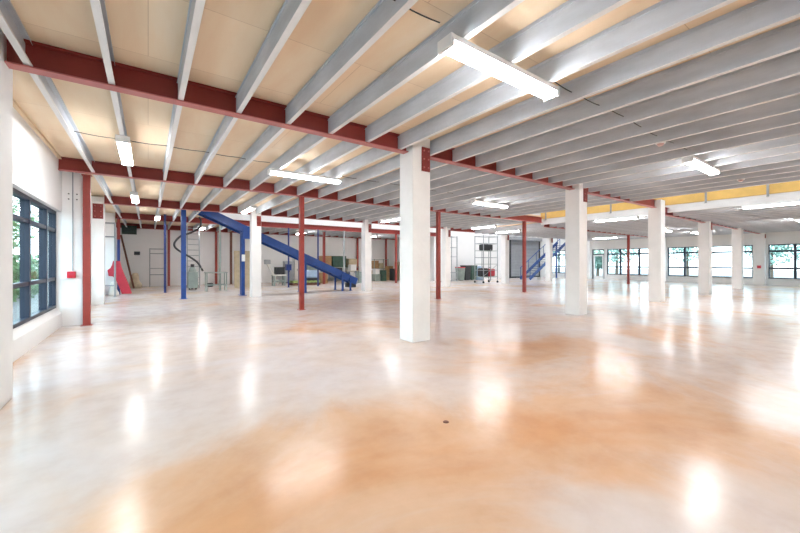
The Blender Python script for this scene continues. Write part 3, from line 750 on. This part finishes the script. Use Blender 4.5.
def bin_(px0, px1, Y, h, mat, label, lid=None):
    xa, xb = X(px0, Y), X(px1, Y)
    root = thing('wheelie_bin', label, 'bin', ((xa+xb)/2, Y, 0), 'bins by the inner wall'); O = tuple(root.location)
    mb = MB(); w = xb-xa; c = (xa+xb)/2
    lo = [(c-w*.4, Y-.24), (c+w*.4, Y-.24), (c+w*.4, Y+.24), (c-w*.4, Y+.24)]; hi = [(c-w*.5, Y-.3), (c+w*.5, Y-.3), (c+w*.5, Y+.3), (c-w*.5, Y+.3)]
    A = [mb.bm.verts.new((*p, .06)) for p in lo]; B = [mb.bm.verts.new((*p, h)) for p in hi]
    mb.bm.faces.new(A); mb.bm.faces.new(B)
    for k in range(4): mb.bm.faces.new((A[k], A[(k+1) % 4], B[(k+1) % 4], B[k]))
    sub(mb, 'body', M[mat], root, O)
    sub(MB().box(c-w*.52, c+w*.52, Y-.32, Y+.33, h, h+.07, bev=.02), 'lid', M[lid or mat], root, O)
    for s in (-1, 1): sub(MB().cyl((c+s*w*.36-.02, Y+.2, .09), (c+s*w*.36+.02, Y+.2, .09), .09, seg=14), 'wheel', M['black'], root, O)
bin_(458, 462.5, 20.3, 1.02, 'greygreen', 'small pale bin with red lid by the inner wall', 'callred')
bin_(463, 468.5, 20.3, 1.15, 'dark', 'black bin right of the pale bin')
bin_(469, 474.5, 20.3, 1.15, 'green', 'dark green bin left of the blue sheet')
xa, xb = X(475.5, 20.3), X(483, 20.3)
sack(( xa+xb)/2, 20.3, (xb-xa)/2, .35, 1.15, 'skyblue', 'pale blue sheet draped over a load by the inner wall', 'sheet')
# scaffold tower
Yt = 16.9
xa, xb = X(483.5, Yt), X(497.5, Yt)
root = thing('scaffold_tower', 'tall grey rolling scaffold tower beside the fourth far column', 'scaffold', ((xa+xb)/2, Yt+.4, 0)); O = tuple(root.location)
for x in (xa, (xa+xb)/2, xb):
    for y in (Yt, Yt+.8):
        sub(MB().cyl((x, y, .14), (x, y, 3.35 if x != (xa+xb)/2 else 2.4), .028, seg=8), 'upright', M['grey'], root, O)
for x in (xa, xb):
    for y in (Yt, Yt+.8): sub(MB().cyl((x-.025, y, .075), (x+.025, y, .075), .075, seg=14), 'wheel', M['black'], root, O)
for z in (.45, 1.35, 2.3): sub(MB().box(xa, xb, Yt, Yt+.8, z-.03, z), 'platform', M['greygreen'], root, O)
mb = MB()
for z in (.9, 1.8, 2.8, 3.3):
    for y in (Yt, Yt+.8): mb.cyl((xa, y, z), (xb, y, z), .02, seg=8)
    for x in (xa, xb): mb.cyl((x, Yt, z), (x, Yt+.8, z), .02, seg=8)
mb.cyl((xa, Yt, .5), (xb, Yt, 1.3), .016, seg=8)
sub(mb, 'rails', M['grey'], root, O)
w = xb-xa
def bag(x0, x1, z, h, mat, label):
    mb = MB(); mb.box(x0, x1, Yt+.15, Yt+.65, z+.001, z+h, bev=min(.1, h*.35))
    root = thing('bag', label, 'bag', ((x0+x1)/2, Yt+.4, z+.001), 'bags on the scaffold tower'); O = tuple(root.location)
    sub(mb, 'body', M[mat], root, O)
    sub(MB().tube(spline([((x0*.7+x1*.3), Yt+.4, z+h-.01), ((x0+x1)/2, Yt+.4, z+h+.1), ((x0*.3+x1*.7), Yt+.4, z+h-.01)]), .015, 6), 'strap', M['black'], root, O)
bag(xa+w*.52, xa+w*.97, .45, .55, 'callred', 'red bag on the lowest scaffold platform')
bag(xa+w*.05, xa+w*.48, .45, .6, 'dark', 'black bag left of the red bag on the scaffold')
bag(xa+w*.15, xa+w*.8, 2.3, .45, 'dark', 'dark bag on the top scaffold platform')

# roller shutter
x0, x1, zt = 27.5, 31.95, 3.55
root = thing('roller_shutter', 'grey roller shutter in the inner wall', 'shutter', ((x0+x1)/2, YM-.05, 0)); O = tuple(root.location)
mb = MB(); n = 24
for k in range(n):
    z0 = .12 + (zt-.12)*k/n; z1 = .12 + (zt-.12)*(k+1)/n
    mb.prism([(YM-.001, z0), (YM-.04, z0+.01), (YM-.07, (z0+z1)/2), (YM-.04, z1-.01), (YM-.001, z1)], 'x', x0, x1)
sub(mb, 'curtain', M['shutter'], root, O)
for x in (x0-.06, x1+.06): sub(MB().box(x-.06, x+.06, YM-.12, YM-.001, 0, zt), 'guide_rail', M['dark'], root, O)
sub(MB().box(x0, x1, YM-.09, YM-.001, .01, .12), 'bottom_bar', M['dark'], root, O)
sub(MB().box(x0-.12, x1+.12, YM-.35, YM-.001, zt, zt+.32, bev=.02), 'drum_box', M['shutter'], root, O)
# blue stair
xs, xe, Ys = 25.6, 31.2, 17.7
sl = .575
root = thing('blue_stair', 'blue steel stair rising to the right in front of the shutter', 'stair', (xs, Ys, 0)); O = (xs, Ys, 0)
for y in (Ys, Ys+.9):
    sub(MB().beam((xs, y, .1), (xe, y, .1+sl*(xe-xs)), .05, .24), 'stringer', M['blue'], root, O)
    mb = MB().cyl((xs, y, 1.0), (xe, y, 1.0+sl*(xe-xs)), .03, seg=8)
    for k in range(6):
        x = xs+.05+k*(xe-xs-.1)/5; mb.cyl((x, y, .05+sl*(x-xs)), (x, y, 1.0+sl*(x-xs)), .022, seg=8)
    sub(mb, 'handrail', M['blue'], root, O)
nst = 17
for k in range(nst):
    z = .19*(k+1); x = xs + .1 + z/sl*.98
    if x < xe-.1: sub(MB().box(x-.13, x+.13, Ys+.026, Ys+.874, z-.03, z), 'tread', M['darkblue'], root, O)
for y in (Ys, Ys+.9): sub(MB().box(xe-.25, xe-.15, y-.05, y+.05, 0, sl*(xe-xs-.2)+.02), 'leg', M['blue'], root, O)
# fleck on the floor
dx, dy = ray(446); d_ = FPX*CAM_H/(422-HZ)
tag(MB().cyl((dx*d_, dy*d_, 0), (dx*d_, dy*d_, .006), .028, .022, seg=16).build('floor_plug', M['brown']), 'small dark brown round plug in the open floor', 'plug')

# ------------------------------------------------------------------ outdoors
gr = MB().box(-70, 110, -60, 90, -.35, -.21).build('ground', M['ground']); struct(gr, 'paved ground outside')
def tree(x, y, h, rw, label, seed, leaf='leaf'):
    rnd = random.Random(seed)
    root = thing('tree', label, 'tree', (x, y, -.21), 'trees outside the windows'); O = (x, y, -.21)
    mb = MB().cyl((x, y, -.21), (x+.1, y, h*.55), .16, .09, seg=10)
    for k in range(5):
        a = k*1.3; mb.cyl((x+.08, y, h*(.3+.05*k)), (x+math.cos(a)*rw*.6, y+math.sin(a)*rw*.6, h*(.55+.06*k)), .06, .02, seg=6)
    sub(mb, 'trunk', M['bark'], root, O)
    bm = bmesh.new()
    for k in range(1500):
        u = rnd.gauss(0, 1), rnd.gauss(0, 1), rnd.gauss(0, 1); L = math.sqrt(sum(q*q for q in u)); rr_ = rnd.random()**.4
        c = Vector((x+u[0]/L*rw*rr_, y+u[1]/L*rw*rr_, h*.62+u[2]/L*h*.38*rr_))
        a = Vector((rnd.uniform(-1, 1), rnd.uniform(-1, 1), rnd.uniform(-1, 1))).normalized(); b2 = a.orthogonal().normalized()
        s = rnd.uniform(.10, .2)
        bm.faces.new([bm.verts.new(c+a*s), bm.verts.new(c+b2*s*.6), bm.verts.new(c-a*s), bm.verts.new(c-b2*s*.6)])
    me = bpy.data.meshes.new('crown'); bm.to_mesh(me); bm.free(); me.materials.append(M[leaf])
    bmv = Matrix.Translation((-O[0], -O[1], -O[2])); me.transform(bmv)
    o = bpy.data.objects.new('crown', me); C.objects.link(o); o.parent = root
tl = ['leafy tree outside the nearest left window, nearer one', 'leafy tree outside the nearest left window, second one', 'tall leafy tree outside the left windows', 'leafy tree beyond the left windows, farther back', 'leafy tree outside the far end of the left wall']
for k, (x, y, h, r_) in enumerate([(-8.2, 19, 4.4, 1.9), (-9.0, 27.5, 5.5, 2.6), (-11, 42, 8, 3.8), (-9.0, 33.5, 5.5, 2.4), (-7.6, 22.8, 4.2, 1.6)]): tree(x, y, h, r_, tl[k], 10+k)
rnd = random.Random(5); mb = bmesh.new()
for k in range(5200):
    c = Vector((rnd.uniform(-5.6, -4.4), 10+48*rnd.random()**1.3, -.2+2.0*rnd.random()))
    a = Vector((rnd.uniform(-1, 1), rnd.uniform(-1, 1), rnd.uniform(-1, 1))).normalized(); b2 = a.orthogonal().normalized(); s = rnd.uniform(.09, .17)
    mb.faces.new([mb.verts.new(c+a*s), mb.verts.new(c+b2*s*.6), mb.verts.new(c-a*s), mb.verts.new(c-b2*s*.6)])
me = bpy.data.meshes.new('hedge'); mb.to_mesh(me); mb.free(); me.materials.append(M['leaf'])
ho = bpy.data.objects.new('hedge', me); C.objects.link(ho); tag(ho, 'low green hedge outside the left windows', 'hedge')
tr_ = ['tree outside the right wall at the frame edge', 'tree outside the far right window between pilasters', 'tree outside the window right of the glazed door', 'tree outside behind the blue stair', 'small tree outside near the glazed door']
for k, (x, y, h, r_) in enumerate([(47, 7, 5, 2.6), (46, 13, 6, 2.6), (44, 19, 5, 2.4), (45, 27, 6, 3), (40, 19.2, 3, 1.1)]): tree(x, y, h, r_, tr_[k], 30+k, 'washedleaf')

# ------------------------------------------------------------------ world, camera
w = bpy.data.worlds.new('sky'); bpy.context.scene.world = w; w.use_nodes = True
nt = w.node_tree; nt.nodes.clear()
wo = nt.nodes.new('ShaderNodeOutputWorld'); bg = nt.nodes.new('ShaderNodeBackground')
tc = nt.nodes.new('ShaderNodeTexCoord'); sp = nt.nodes.new('ShaderNodeSeparateXYZ')
nt.links.new(tc.outputs['Generated'], sp.inputs[0])
r = ramp(nt, sp.outputs['Z'], [(.0, (.92, .96, 1.0)), (.5, (.85, .93, 1.0))])
nt.links.new(r.outputs[0], bg.inputs[0]); bg.inputs[1].default_value = 2.3
nt.links.new(bg.outputs[0], wo.inputs[0])

cam = bpy.data.cameras.new('camera'); co = bpy.data.objects.new('camera', cam); C.objects.link(co)
cam.sensor_width = 36; cam.lens = FPX/800*36; cam.shift_y = (HZ-266.5)/800
cam.clip_start = .05; cam.clip_end = 500
fw = Vector((CA, SA, 0)); co.location = (0, 0, CAM_H)
co.rotation_euler = fw.to_track_quat('-Z', 'Y').to_euler()
bpy.context.scene.camera = co
vs = bpy.context.scene.view_settings
vs.view_transform = 'Standard'; vs.look = 'None'; vs.gamma = 1; vs.use_curve_mapping = False
vs.exposure = 1.65
